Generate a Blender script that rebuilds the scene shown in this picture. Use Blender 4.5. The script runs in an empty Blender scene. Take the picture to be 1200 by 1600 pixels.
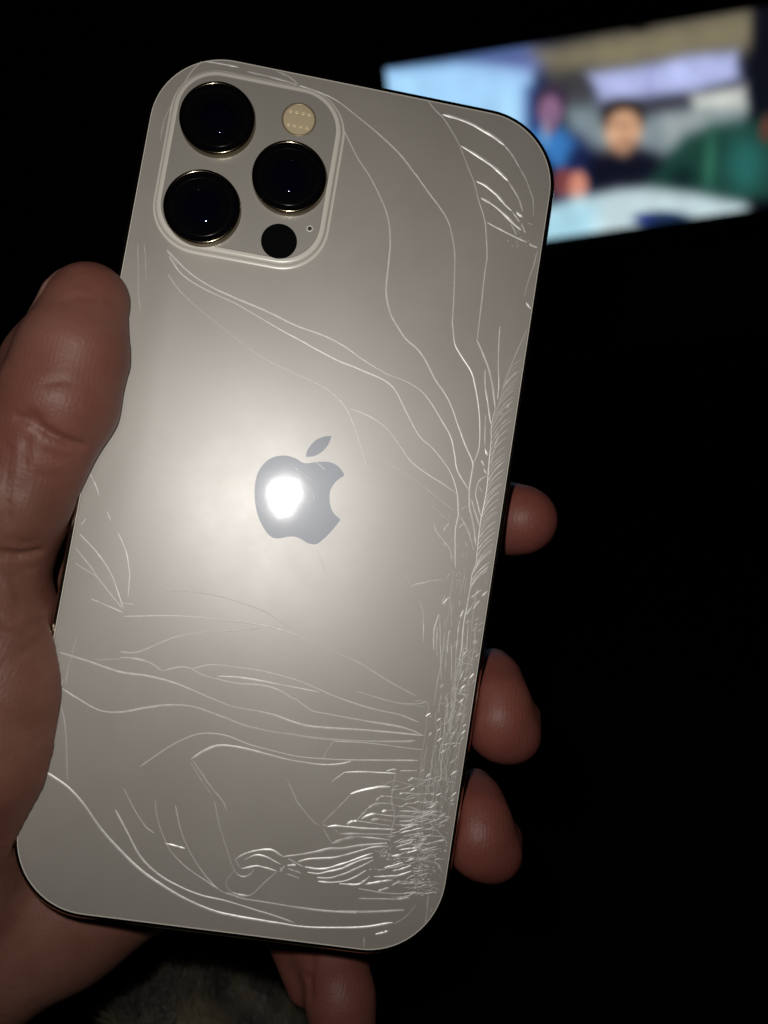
import bpy, math, random
import numpy as np
from mathutils import Matrix, Vector
random.seed(7)
RNG = np.random.default_rng(7)

# ------------------------------------------------------------------ camera, lamp, exposure
S = bpy.context.scene
C = S.collection
MM = 0.001
FPX, CU, CV = 1200.0, 600.0, 800.0                 # focal length and centre of the 1200x1600 photograph, in pixels

def rotvec(r):
    r = np.array(r, float); t = np.linalg.norm(r); k = r / t
    K = np.array([[0, -k[2], k[1]], [k[2], 0, -k[0]], [-k[1], k[0], 0]])
    return np.eye(3) + math.sin(t) * K + (1 - math.cos(t)) * K @ K

# camera axes in the world: pitched down, rolled so that the television stands level
PITCH, ROLL = math.radians(18), math.radians(8.3)
up_c = np.array([-math.sin(ROLL) * math.cos(PITCH), math.cos(ROLL) * math.cos(PITCH), math.sin(PITCH)])
fwd_c = np.array([0, 0, -1.0]); fwd_c = fwd_c - up_c * (fwd_c @ up_c); fwd_c /= np.linalg.norm(fwd_c)
right_c = np.cross(fwd_c, up_c)
R_WC = np.stack([right_c, fwd_c, up_c])            # camera space -> world space (x right, y forward, z up)
CAM_POS = np.array([0, 0, 0.22])
def c2w(p): return R_WC @ np.array(p, float) + CAM_POS
M_CAM = Matrix([[*R_WC[i], CAM_POS[i]] for i in range(3)] + [[0, 0, 0, 1]])

cam_d = bpy.data.cameras.new('camera'); cam = bpy.data.objects.new('camera', cam_d); C.objects.link(cam)
cam.matrix_world = M_CAM
cam_d.sensor_fit = 'VERTICAL'; cam_d.sensor_height = 36; cam_d.sensor_width = 27
cam_d.lens = FPX / 1600 * 36
cam_d.clip_start = 0.01; cam_d.clip_end = 50
cam_d.dof.use_dof = True; cam_d.dof.focus_distance = 0.1315; cam_d.dof.aperture_fstop = 27.0 / 2.5
S.camera = cam

W = bpy.data.worlds.new('World'); S.world = W; W.use_nodes = True
W.node_tree.nodes['Background'].inputs[0].default_value = (0.5, 0.6, 0.7, 1)
W.node_tree.nodes['Background'].inputs[1].default_value = 0.0012       # a dark room at night

fl = bpy.data.lights.new('phone_flash', 'AREA'); fl.shape = 'RECTANGLE'; fl.size = 0.0062; fl.size_y = 0.0046
fl.energy = 0.112; fl.color = (1.0, 0.965, 0.915)
flo = bpy.data.objects.new('phone_flash', fl); C.objects.link(flo)      # the flash beside the lens that takes the picture
flo.matrix_world = M_CAM @ Matrix.Translation((-0.0137, 0.0196, 0.0)) @ Matrix.Rotation(math.radians(-6), 4, 'X') @ Matrix.Rotation(math.radians(14), 4, 'Z')
fl2 = bpy.data.lights.new('hot_spot_lamp', 'AREA'); fl2.shape = 'DISK'; fl2.size = 0.0030; fl2.energy = 0.023; fl2.color = (1.0, 0.95, 0.88)
flo2 = bpy.data.objects.new('hot_spot_lamp', fl2); C.objects.link(flo2)   # small lamp added to give the logo's hot spot a tail
flo2.matrix_world = M_CAM @ Matrix.Translation((-0.0142, 0.0144, 0.0)) @ Matrix.Rotation(math.radians(-6), 4, 'X')

S.view_settings.view_transform = 'Standard'; S.view_settings.look = 'None'
S.view_settings.exposure = 0; S.view_settings.gamma = 1
S.render.engine = 'CYCLES'; S.cycles.use_denoising = True
S.cycles.max_bounces = 8; S.cycles.transparent_max_bounces = 24

# phone pose, fitted to its four corners (millimetres, camera space)
R_PC = rotvec([-0.0560, 0.0726, -0.1617]); T_PC = np.array([-14.8974, 2.8470, -130.7641])
R_PW = R_WC @ R_PC
P_POS = c2w(T_PC * MM)
M_PHONE = Matrix([[*R_PW[i], P_POS[i]] for i in range(3)] + [[0, 0, 0, 1]])
RAY_O = R_PC.T @ (-T_PC)
def ray(u, v):
    d = R_PC.T @ np.array([(u - CU) / FPX, (CV - v) / FPX, -1.0]); return d / np.linalg.norm(d)
def loc(u, v, z=0.0):                              # photo pixel -> point at depth z (mm) over the phone's back
    d = ray(u, v); return RAY_O + d * ((z - RAY_O[2]) / d[2])

# ------------------------------------------------------------------ helpers
def mesh_obj(name, verts, faces, mat=None, parent=None, smooth=True, scale=MM, matrix=None):
    me = bpy.data.meshes.new(name)
    v = np.asarray(verts, float) * scale
    me.from_pydata(v.tolist(), [], [list(map(int, f)) for f in faces]); me.update()
    if smooth: me.polygons.foreach_set('use_smooth', [True] * len(me.polygons))
    if mat: me.materials.append(mat)
    o = bpy.data.objects.new(name, me); C.objects.link(o)
    if parent: o.parent = parent
    elif matrix is not None: o.matrix_world = matrix
    return o
def sharp(o, deg=35):
    o.data.set_sharp_from_angle(angle=math.radians(deg)); return o
def tag(o, label, cat, group=None):
    o['label'] = label; o['category'] = cat
    if group: o['group'] = group
    return o
def empty(name, matrix):
    o = bpy.data.objects.new(name, None); C.objects.link(o); o.matrix_world = matrix; o.empty_display_size = 0.02; return o
def round_rect(w, h, r, n=14, cx=0, cy=0):
    pts = []
    for k, (sx, sy) in enumerate(((1, 1), (-1, 1), (-1, -1), (1, -1))):
        for i in range(n + 1):
            a = math.pi / 2 * (k + i / n)
            pts.append((cx + sx * (w / 2 - r) + r * math.cos(a), cy + sy * (h / 2 - r) + r * math.sin(a)))
    return pts
def circle(cx, cy, r, n=48):
    return [(cx + r * math.cos(2 * math.pi * i / n), cy + r * math.sin(2 * math.pi * i / n)) for i in range(n)]
def loft(rings, cap_first=False, cap_last=False):
    n = len(rings[0]); v = [p for r in rings for p in r]; f = []
    for k in range(len(rings) - 1):
        for i in range(n):
            j = (i + 1) % n
            f.append((k * n + i, k * n + j, (k + 1) * n + j, (k + 1) * n + i))
    if cap_first: f.append(tuple(range(n))[::-1])
    if cap_last: f.append(tuple((len(rings) - 1) * n + i for i in range(n)))
    return v, f
def lathe(cx, cy, prof, n=56, cap=True):
    rings = [[(x, y, z) for x, y in circle(cx, cy, max(r, 1e-4), n)] for r, z in prof]
    return loft(rings, False, cap)
def outset(outline, d):
    p = np.array(outline); a = np.roll(p, 1, 0); b = np.roll(p, -1, 0); t = b - a
    nrm = np.stack([t[:, 1], -t[:, 0]], 1); nrm /= np.linalg.norm(nrm, axis=1)[:, None] + 1e-12
    return [tuple(q) for q in p + nrm * d]
def at_z(outline, z): return [(x, y, z) for x, y in outline]

# ------------------------------------------------------------------ materials
def new_mat(name):
    m = bpy.data.materials.new(name); m.use_nodes = True; nt = m.node_tree
    return m, nt, nt.nodes['Principled BSDF'], nt.nodes['Material Output']
def setp(b, **kw):
    for k, v in kw.items():
        k = {'base': 'Base Color', 'rough': 'Roughness', 'metal': 'Metallic', 'spec': 'Specular IOR Level', 'tint': 'Specular Tint',
             'coat': 'Coat Weight', 'coat_rough': 'Coat Roughness', 'trans': 'Transmission Weight', 'ior': 'IOR',
             'sss': 'Subsurface Weight', 'sss_scale': 'Subsurface Scale', 'sss_rad': 'Subsurface Radius', 'sheen': 'Sheen Weight'}[k]
        if isinstance(v, tuple) and len(v) == 3 and k != 'Subsurface Radius': v = (*v, 1)
        b.inputs[k].default_value = v
def tex(nt, kind, coord='Object', scale=1.0, **kw):
    tc = nt.nodes.new('ShaderNodeTexCoord'); t = nt.nodes.new(kind)
    nt.links.new(tc.outputs[coord], t.inputs['Vector']); t.inputs['Scale'].default_value = scale
    for k, v in kw.items(): t.inputs[k].default_value = v
    return t
def ramp(nt, src, stops):
    r = nt.nodes.new('ShaderNodeValToRGB'); nt.links.new(src, r.inputs[0]); e = r.color_ramp.elements
    while len(e) < len(stops): e.new(0.5)
    for i, (p, c) in enumerate(stops):
        e[i].position = p; e[i].color = (*c, 1) if len(c) == 3 else c
    return r
def bump(nt, b, src, strength, dist, prev=None):
    n = nt.nodes.new('ShaderNodeBump'); n.inputs['Strength'].default_value = strength; n.inputs['Distance'].default_value = dist
    nt.links.new(src, n.inputs['Height'])
    if prev: nt.links.new(prev.outputs[0], n.inputs['Normal'])
    nt.links.new(n.outputs[0], b.inputs['Normal']); return n

def simple(name, **kw):
    m, nt, b, o = new_mat(name); setp(b, **kw); return m

# frosted gold glass
M_back, nt, b, _ = new_mat('frosted_gold_glass')
setp(b, metal=0.0, rough=0.5, spec=0.5, ior=3.05)
n1 = tex(nt, 'ShaderNodeTexNoise', scale=55, Detail=5.0)
r1 = ramp(nt, n1.outputs['Fac'], [(0.3, (0.310, 0.284, 0.249)), (0.7, (0.345, 0.318, 0.281))]); nt.links.new(r1.outputs[0], b.inputs['Base Color'])
n2 = tex(nt, 'ShaderNodeTexNoise', scale=9000, Detail=2.0); bump(nt, b, n2.outputs['Fac'], 0.12, 0.00003)
n3 = tex(nt, 'ShaderNodeTexNoise', scale=45, Detail=8.0, Roughness=0.65)
r3 = ramp(nt, n3.outputs['Fac'], [(0.35, (0.49,) * 3), (0.68, (0.54,) * 3)]); nt.links.new(r3.outputs[0], b.inputs['Roughness'])

M_bump, nt, b, _ = new_mat('camera_bump_glass')
setp(b, metal=0.0, rough=0.40, spec=0.5, ior=2.2, base=(0.275, 0.257, 0.228))
M_rim = simple('lit_glass_rim', base=(0.62, 0.59, 0.53), rough=0.3, spec=0.7)  # pale base paints in the light along the bump's rounded edge
M_gasket = simple('bright_line_gasket', base=(0.66, 0.62, 0.56), rough=0.5)  # gasket ring, its pale colour painting the bright line round the glass
M_frame, nt, b, _ = new_mat('polished_gold_steel')
setp(b, metal=1.0, base=(0.72, 0.62, 0.47), rough=0.12)
M_black = simple('black_screen_glass', base=(0.006, 0.006, 0.007), rough=0.08, spec=0.5)
M_lens = simple('black_lens_glass', base=(0.002, 0.002, 0.003), rough=0.02, spec=0.28, coat=0.0)
M_lensdome = simple('inner_lens_dome', base=(0.001, 0.001, 0.004), rough=0.05, spec=0.5, tint=(0.5, 0.6, 1.0))
M_ring = simple('lens_ring_steel', base=(0.22, 0.185, 0.13), metal=1.0, rough=0.16)
M_lidar = simple('sensor_black', base=(0.003, 0.003, 0.003), rough=0.2, spec=0.12)
M_flash = simple('flash_diffuser', base=(0.52, 0.43, 0.28), rough=0.2, spec=0.8)
M_flashwell = simple('flash_well', base=(0.26, 0.20, 0.12), rough=0.35, metal=0.3)
M_emit = simple('flash_emitter', base=(0.66, 0.55, 0.34), rough=0.25, spec=0.8)
M_hole = simple('microphone_hole', base=(0.01, 0.01, 0.01), rough=0.6)
M_logo, nt, b, _ = new_mat('polished_logo')
setp(b, base=(0.215, 0.232, 0.265), metal=0.13, rough=0.42, spec=0.3, coat=0.22, coat_rough=0.095)
n1 = tex(nt, 'ShaderNodeTexNoise', scale=230, Detail=3.0); bn = bump(nt, b, n1.outputs['Fac'], 0.035, 0.00022); nt.links.new(bn.outputs[0], b.inputs['Coat Normal'])

# crack: broken glass, the light each fracture catches painted in as white, clear elsewhere
M_crack, nt, b, out = new_mat('fractured_glass')
setp(b, base=(0.96, 0.94, 0.90), rough=0.42, spec=0.5, ior=2.7)
at = nt.nodes.new('ShaderNodeAttribute'); at.attribute_name = 'glint'
n1 = tex(nt, 'ShaderNodeTexNoise', scale=900, Detail=4.0)
mr = nt.nodes.new('ShaderNodeMapRange'); mr.inputs[1].default_value = 0.3; mr.inputs[2].default_value = 0.65; mr.inputs[3].default_value = 0.72; mr.inputs[4].default_value = 1.0
nt.links.new(n1.outputs['Fac'], mr.inputs[0])
mu = nt.nodes.new('ShaderNodeMath'); mu.operation = 'MULTIPLY'; nt.links.new(at.outputs['Fac'], mu.inputs[0]); nt.links.new(mr.outputs[0], mu.inputs[1])
tr = nt.nodes.new('ShaderNodeBsdfTransparent'); mx = nt.nodes.new('ShaderNodeMixShader')
nt.links.new(mu.outputs[0], mx.inputs[0]); nt.links.new(tr.outputs[0], mx.inputs[1]); nt.links.new(b.outputs[0], mx.inputs[2]); nt.links.new(mx.outputs[0], out.inputs['Surface'])

# skin
M_skin, nt, b, _ = new_mat('skin')
setp(b, rough=0.52, spec=0.34, sss=0.35, sss_scale=0.0016, sss_rad=(1.0, 0.35, 0.2))
n1 = tex(nt, 'ShaderNodeTexNoise', scale=38, Detail=5.0, Roughness=0.6)
r1 = ramp(nt, n1.outputs['Fac'], [(0.30, (0.112, 0.042, 0.028)), (0.5, (0.168, 0.071, 0.050)), (0.7, (0.222, 0.110, 0.082))])
at = nt.nodes.new('ShaderNodeAttribute'); at.attribute_name = 'ruddy'
mixc = nt.nodes.new('ShaderNodeMix'); mixc.data_type = 'RGBA'; mixc.inputs[7].default_value = (0.165, 0.041, 0.032, 1)
nt.links.new(at.outputs['Fac'], mixc.inputs[0]); nt.links.new(r1.outputs[0], mixc.inputs[6])
nt.links.new(mixc.outputs[2], b.inputs['Base Color'])
# dermal ridges, pores and fine lines
w1 = tex(nt, 'ShaderNodeTexWave', scale=420, Distortion=26.0, Detail=2.0); w1.inputs['Detail Scale'].default_value = 0.12
v1 = tex(nt, 'ShaderNodeTexVoronoi', scale=1100); v1.feature = 'DISTANCE_TO_EDGE'
b1 = bump(nt, b, w1.outputs['Fac'], 0.12, 0.00010)
b2 = bump(nt, b, v1.outputs['Distance'], 0.26, 0.00018, b1)
n5 = tex(nt, 'ShaderNodeTexNoise', scale=1900, Detail=3.0); b2 = bump(nt, b, n5.outputs['Fac'], 0.4, 0.00012, b2)
n4 = tex(nt, 'ShaderNodeTexNoise', scale=260, Detail=5.0); bump(nt, b, n4.outputs['Fac'], 0.28, 0.0003, b2)
M_nail = simple('thumbnail', base=(0.36, 0.20, 0.16), rough=0.28, spec=0.5)

# ------------------------------------------------------------------ the smartphone
GW, GH, GR = 70.5, 145.7, 12.4                       # back glass
phone = empty('smartphone', M_PHONE)
tag(phone, 'gold smartphone with shattered frosted glass back and three black camera lenses', 'phone')
glass_o = round_rect(GW, GH, GR, 18)
v, f = loft([at_z(outset(glass_o, 0.0), -0.8), at_z(glass_o, -0.12), at_z(outset(glass_o, -0.05), -0.03), at_z(outset(glass_o, -0.16), 0.0)], True, True)
back = sharp(mesh_obj('back_glass', v, f, M_back, phone), 20); back['label'] = 'frosted pale gold glass back covered in cracks'
v, f = loft([at_z(outset(glass_o, 0.015), -0.5), at_z(outset(glass_o, 0.02), 0.005), at_z(outset(glass_o, 0.15), 0.0), at_z(outset(glass_o, 0.18), -0.5)])
mesh_obj('edge_gasket', v, f, M_gasket, phone, smooth=False)
fr = [(0.19, -0.5), (0.20, -0.06), (0.62, -0.065), (0.95, -0.42), (1.12, -0.95), (1.15, -1.5), (1.15, -6.2), (0.90, -6.9), (0.6, -7.3), (0.20, -7.4), (-2.5, -7.4)]
v, f = loft([at_z(outset(glass_o, d), z) for d, z in fr])
sharp(mesh_obj('frame', v, f, M_frame, phone), 18)
v, f = loft([at_z(outset(glass_o, 0.1), -7.36), at_z(outset(glass_o, -0.3), -7.62)][::-1], True, False)
mesh_obj('front_glass', v, f, M_black, phone, smooth=False)

# camera bump, from its four visible sides
L_ = 0.5 * (loc(251, 300)[0] + loc(264, 190)[0]); Rr = 0.5 * (loc(532, 215)[0] + loc(513, 345)[0])
T_ = 0.5 * (loc(400, 124)[1] + loc(347, 117)[1]); B_ = 0.5 * (loc(380, 406)[1] + loc(447, 418)[1])
bcx, bcy, bw, bh = (L_ + Rr) / 2, (T_ + B_) / 2, Rr - L_, T_ - B_
bo = round_rect(bw, bh, 7.6, 14, bcx, bcy)
BZ = 1.05
v, f = loft([at_z(outset(bo, 0.55), 0.003), at_z(outset(bo, 0.22), 0.05), at_z(outset(bo, 0.04), 0.25), at_z(bo, 0.62), at_z(outset(bo, -0.08), 0.85), at_z(outset(bo, -0.28), 1.0), at_z(outset(bo, -0.55), BZ), at_z(outset(bo, -0.95), BZ - 0.002)])
rim = mesh_obj('bump_rim', v, f, M_rim, phone)
v, f = loft([at_z(outset(bo, -0.95), BZ - 0.002), at_z(outset(bo, -1.1), BZ - 0.03)], False, True)
bumpo = mesh_obj('camera_bump', v, f, M_bump, phone, smooth=False); rim.parent = bumpo

def disc(u, v_, rpx, z):
    p = loc(u, v_, z); return p[0], p[1], rpx / FPX * -(R_PC @ p + T_PC)[2]
for (u, v_, rp) in ((339, 183, 59), (452, 275, 58.5), (315, 322, 60)):
    x, y, r = disc(u, v_, rp, BZ + 1.4)
    v, f = lathe(x, y, [(r + 0.05, BZ - 0.04), (r + 0.02, BZ + 0.15), (r, BZ + 1.1), (r - 0.12, BZ + 1.38), (r - 0.35, BZ + 1.45), (r - 0.55, BZ + 1.40), (r - 0.6, BZ + 1.2)], cap=False)
    ring = mesh_obj('camera_lens', v, f, M_ring, phone)
    v, f = lathe(x, y, [(r - 0.58, BZ + 1.33), (r * 0.75, BZ + 1.345), (r * 0.5, BZ + 1.355), (r * .25, BZ + 1.36), (0.05, BZ + 1.362)])
    mesh_obj('cover_glass', v, f, M_lens, ring)
    dome = [(r * 0.46 * math.cos(a), BZ + 1.372 + 0.42 * math.sin(a)) for a in np.linspace(0, math.pi / 2 * 0.98, 9)]
    v, f = lathe(x, y, dome); mesh_obj('inner_lens', v, f, M_lensdome, ring)
    v, f = lathe(x, y, [(r * 0.80, BZ + 1.345), (r * 0.79, BZ + 1.375), (r * 0.76, BZ + 1.375), (r * 0.75, BZ + 1.35)], cap=False)
    mesh_obj('inner_ring', v, f, M_lidar, ring)
x, y, r = disc(467, 187, 27, BZ)
v, f = lathe(x, y, [(r, BZ - 0.05), (r, BZ + 0.02), (r - 0.18, BZ + 0.05), (r - 0.30, BZ + 0.02), (r - 0.32, BZ - 0.02)], cap=False)
flash = mesh_obj('flash_module', v, f, M_flashwell, phone)
v, f = lathe(x, y, [(r - 0.32, BZ), (r * 0.6, BZ + 0.07), (r * 0.3, BZ + 0.10), (0.03, BZ + 0.11)]); mesh_obj('flash_lens', v, f, M_flash, flash)
for k in range(4):                                   # four yellow emitters seen in two rows
    for j in range(2):
        ex, ey = x + (k - 1.5) * r * 0.36, y + (0.42 if j else -0.38) * r
        v, f = lathe(ex, ey, [(0.42, BZ + 0.03), (0.38, BZ + 0.13), (0.2, BZ + 0.16), (0.02, BZ + 0.165)], n=14)
        if math.hypot(ex - x, ey - y) < r * 0.75: mesh_obj('emitter', v, f, M_emit, flash)
x, y, r = disc(436, 377, 28, BZ)
v, f = lathe(x, y, [(r, BZ - 0.05), (r, BZ + 0.015), (r - 0.1, BZ + 0.02), (0.05, BZ + 0.022)]); mesh_obj('depth_sensor', v, f, M_lidar, phone)
x, y, r = disc(484, 357, 5.5, BZ)
v, f = lathe(x, y, [(r, BZ - 0.03), (r, BZ + 0.02), (r * 0.7, BZ + 0.03), (r * 0.55, BZ - 0.01)], n=24, cap=False); mic = mesh_obj('microphone', v, f, M_rim, phone)
v, f = lathe(x, y, [(r * 0.6, BZ + 0.004), (0.02, BZ + 0.005)], n=20); mesh_obj('microphone_hole', v, f, M_hole, mic)

# logo, traced as two thin polished plates
def catmull(pts, step=1.5, closed=False):
    p = np.array(pts, float)
    if len(p) < 3 and not closed:
        n = max(2, int(np.linalg.norm(p[1] - p[0]) / step)); return p[0] + (p[1] - p[0]) * np.linspace(0, 1, n)[:, None]
    q = np.vstack([p[-1], p, p[0], p[1]]) if closed else np.vstack([2 * p[0] - p[1], p, 2 * p[-1] - p[-2]])
    res = []
    for i in range(1, len(q) - 2):
        a, b_, c, d = q[i - 1:i + 3]; n = max(2, int(np.linalg.norm(c - b_) / step))
        t = np.linspace(0, 1, n, endpoint=False)[:, None]
        res.append(0.5 * (2 * b_ + (c - a) * t + (2 * a - 5 * b_ + 4 * c - d) * t ** 2 + (3 * b_ - a - 3 * c + d) * t ** 3))
    if not closed: res.append(q[-2][None])
    return np.vstack(res)
def zoomed(pts, ox, oy, s): return [(ox + a / s, oy + b_ / s) for a, b_ in pts]
body_a = [(850, 440), (835, 412), (805, 378), (760, 355), (710, 348), (655, 352), (600, 359), (565, 352), (525, 328), (480, 312), (430, 308), (375, 318), (325, 348),
          (285, 395), (262, 445), (250, 510), (248, 580), (256, 650), (272, 715), (298, 775), (330, 825), (365, 855), (400, 863), (440, 858), (475, 851), (515, 851), (555, 865),
          (595, 890), (635, 902), (672, 896), (715, 862), (755, 822), (795, 775), (823, 737)]
bite = [(823, 737), (795, 712), (770, 682), (755, 640), (750, 595), (752, 555), (765, 520), (790, 485), (820, 460), (850, 440)]
leaf1 = [(592, 316), (596, 285), (615, 250), (650, 210), (690, 188), (728, 178), (762, 176)]
leaf2 = [(762, 176), (752, 212), (730, 250), (700, 282), (660, 306), (625, 315), (592, 316)]
def plate(name, chains, mat, z=0.0025):
    out = []
    for ch in chains: out += [tuple(q) for q in catmull(zoomed(ch, 340, 640, 4.2857), 2.0)[:-1]]
    pts = [loc(u, v_, z)[:2] for u, v_ in out]
    pts = pts if sum(a[0] * b_[1] - b_[0] * a[1] for a, b_ in zip(pts, pts[1:] + pts[:1])) > 0 else pts[::-1]
    v, f = loft([at_z(pts, -0.02), at_z(pts, z)], False, True)
    return mesh_obj(name, v, f, mat, phone, smooth=False)
plate('logo_fruit', [body_a, bite], M_logo); plate('logo_leaf', [leaf1, leaf2], M_logo)

# ------------------------------------------------------------------ cracks in the back glass
CR = []                                             # (points in photo pixels, width px, painted glint)
REG = dict(U=(0, 0, 1), A=(200, 60, 3), B=(520, 80, 3.158), C=(560, 500, 3.529), D=(560, 900, 2.667), E=(60, 880, 2.58), F=(330, 1080, 3), G=(180, 380, 2.857),
           H=(440, 480, 3.333), I=(0, 400, 3.2), J=(620, 480, 5), K=(620, 780, 6), L=(600, 1000, 6.667), M=(560, 1180, 7.5), N=(440, 1180, 6.667), O=(560, 1320, 7.5),
           P=(340, 1250, 5.4545), Q=(680, 150, 6), R=(0, 800, 2))
def px(reg, pts): return zoomed(pts, *REG[reg])
def cr(w, b_, *segs):
    pts = []
    for i in range(0, len(segs), 2): pts += px(segs[i], segs[i + 1])
    CR.append((pts, w, b_))

# long cracks crossing the upper half
cr(2.3, .80, 'A', [(805, 220)], 'B', [(0, 232), (130, 330), (220, 405), (320, 500), (390, 590), (460, 690), (550, 815), (580, 900), (598, 1010), (596, 1150), (588, 1330)],
   'J', [(435, 160), (450, 290), (500, 385), (580, 510), (615, 640), (640, 800), (648, 930), (645, 1080), (625, 1160), (600, 1215)])
cr(2.2, .80, 'A', [(1000, 420)], 'B', [(60, 400), (120, 520), (185, 620), (240, 730), (275, 830), (285, 950), (275, 1080), (268, 1190), (290, 1290)],
   'J', [(0, 120), (80, 240), (170, 320), (240, 420), (310, 560), (400, 695), (450, 810), (490, 930), (540, 1070), (598, 1210), (590, 1300), (570, 1430), (570, 1600)])
cr(1.7, .62, 'B', [(470, 245)], 'Q', [(0, 130), (80, 210), (180, 370), (240, 490), (300, 640), (370, 810), (410, 970), (460, 1130), (480, 1270), (492, 1500)], 'B', [(755, 1080), (735, 1250), (712, 1430)])
cr(2.8, .9, 'J', [(625, 255), (660, 330), (720, 480), (750, 620), (770, 790)])
SPINE = px('J', [(772, 790), (740, 920), (735, 1050), (715, 1250), (705, 1400), (670, 1600)]) + px('K', [(790, 180), (770, 340), (755, 480), (745, 600), (710, 700), (690, 830), (660, 1000), (640, 1100), (620, 1250), (610, 1440)])
CR.append((SPINE[:9], 1.6, .75)); CR.append((SPINE[8:], 2.0, .75))
cr(2.2, .85, 'G', [(230, 30), (330, 130), (430, 195), (540, 245), (680, 305), (800, 365), (920, 410), (1020, 460), (1110, 525), (1200, 580)],
   'H', [(560, 355), (640, 385), (720, 435), (775, 500), (830, 590), (880, 680), (900, 770), (915, 850), (970, 945)])
cr(2.0, .8, 'G', [(240, 60), (300, 140), (400, 205), (540, 270), (660, 340), (800, 420), (980, 515), (1080, 555)],
   'H', [(500, 360), (560, 395), (600, 440), (660, 560), (720, 670), (790, 735), (850, 810), (890, 880), (915, 970), (920, 1070)], 'K', [(575, 160), (550, 290), (548, 480), (550, 640)])
cr(1.4, .65, 'G', [(235, 140), (300, 225), (420, 330), (540, 425), (660, 510), (800, 580), (920, 635), (990, 690), (1030, 740), (1070, 830), (1100, 920), (1130, 1020)])
cr(1.6, .75, 'H', [(360, 530), (430, 555), (510, 600), (560, 645), (620, 730), (680, 810), (760, 870), (840, 920), (910, 970)])
cr(1.1, .38, 'H', [(420, 740), (600, 840), (720, 920), (820, 1000), (900, 1060)])
cr(1.0, .3, 'H', [(450, 850), (560, 930)]); cr(1.0, .35, 'H', [(780, 1030), (880, 1120)]); cr(1.0, .3, 'H', [(180, 1250), (205, 1320), (235, 1390)])
# about the spine
cr(2.0, .8, 'J', [(690, 490), (692, 600), (712, 760), (735, 910)]); cr(1.6, .6, 'J', [(805, 150), (795, 420), (798, 600), (788, 720)])
cr(2.0, .8, 'J', [(695, 840), (688, 1000), (690, 1090)]); cr(3.2, .9, 'J', [(690, 1105), (710, 1160)]); cr(3.0, .9, 'J', [(660, 1195), (685, 1240)])
cr(3.0, .8, 'J', [(680, 1260), (700, 1300)]); cr(1.8, .8, 'J', [(700, 1320), (650, 1350), (625, 1410), (620, 1480), (650, 1600)]); cr(1.8, .6, 'J', [(645, 1405), (668, 1440)])
cr(2.4, .85, 'K', [(700, 0), (740, 130), (775, 250)]); cr(2.4, .85, 'K', [(680, 60), (720, 260), (740, 430)]); cr(1.6, .6, 'K', [(600, 160), (680, 320), (720, 470)]); cr(2.2, .8, 'K', [(750, 0), (790, 160)])
cr(1.3, .45, 'J', [(1020, 170), (930, 370), (850, 560), (825, 650)]); cr(1.2, .4, 'J', [(980, 480), (900, 550), (850, 610)]); cr(1.4, .6, 'J', [(800, 980), (770, 1080), (735, 1230)])
cr(1.8, .7, 'J', [(865, 790), (880, 750)]); cr(1.8, .75, 'J', [(815, 845), (835, 825)]); cr(1.6, .6, 'J', [(835, 905), (845, 880)])
cr(1.5, .6, 'K', [(350, 230), (370, 300), (440, 390), (500, 470), (520, 590)]); cr(1.8, .7, 'K', [(440, 300), (460, 260), (490, 230)]); cr(2.2, .75, 'K', [(448, 445), (456, 400)])
cr(1.7, .7, 'K', [(130, 820), (190, 795), (270, 780), (300, 765), (420, 755)]); cr(2.2, .75, 'K', [(470, 725), (500, 700)]); cr(2.4, .8, 'K', [(560, 695), (595, 688)]); cr(2.4, .85, 'K', [(625, 665), (645, 655)])
cr(2.6, .85, 'K', [(430, 985), (495, 915)]); cr(1.8, .7, 'K', [(580, 270), (630, 225)]); cr(1.6, .6, 'K', [(600, 100), (660, 65)]); cr(1.3, .5, 'K', [(640, 400), (665, 450)]); cr(1.4, .6, 'K', [(610, 540), (625, 510)])
cr(1.1, .4, 'K', [(80, 710), (110, 770), (150, 820)])
# feather of short cracks between the spine and the long edge
sp = catmull(SPINE[:12], 1.0)
def edge_x(y): return 840 - 0.150 * (y - 397)
y = 588.0; k = 0
while y < 944:
    i = int(np.argmin(np.abs(sp[:, 1] - max(y, sp[0, 1])))); x0, y0 = (sp[i] if y >= sp[0, 1] else (790 - (y - 588) * 0.3, y))
    e = random.uniform(0.88, 1.0); dx = (edge_x(y0 - 32) - x0) * e - 1.5; rise = dx * random.uniform(0.95, 1.2) * (1.0 if y > 700 else 1.15)
    pts = [(x0 + 1, y0), (x0 + dx * .32, y0 - rise * .42), (x0 + dx * .68, y0 - rise * .78), (x0 + dx, y0 - rise)]
    bb = 0.42 + 0.4 * min(1, max(0, (y - 600) / 250)); CR.append((pts, random.uniform(1.0, 1.7), bb * random.uniform(.75, 1.1)))
    y += random.uniform(7.5, 11.5)
for a, b_ in (((800, 910), (850, 860)), ((715, 1030), (775, 950)), ((655, 1080), (700, 1015)), ((595, 1115), (625, 1040)), ((700, 920), (790, 850))): cr(3.0, .85, 'K', [a, b_])
for a, b_ in (((760, 1240), (800, 1215)), ((770, 1180), (815, 1150)), ((725, 1360), (760, 1330)), ((735, 1430), (760, 1410)), ((735, 1250), (720, 1290))): cr(2.4, .6, 'K', [a, b_])
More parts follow.
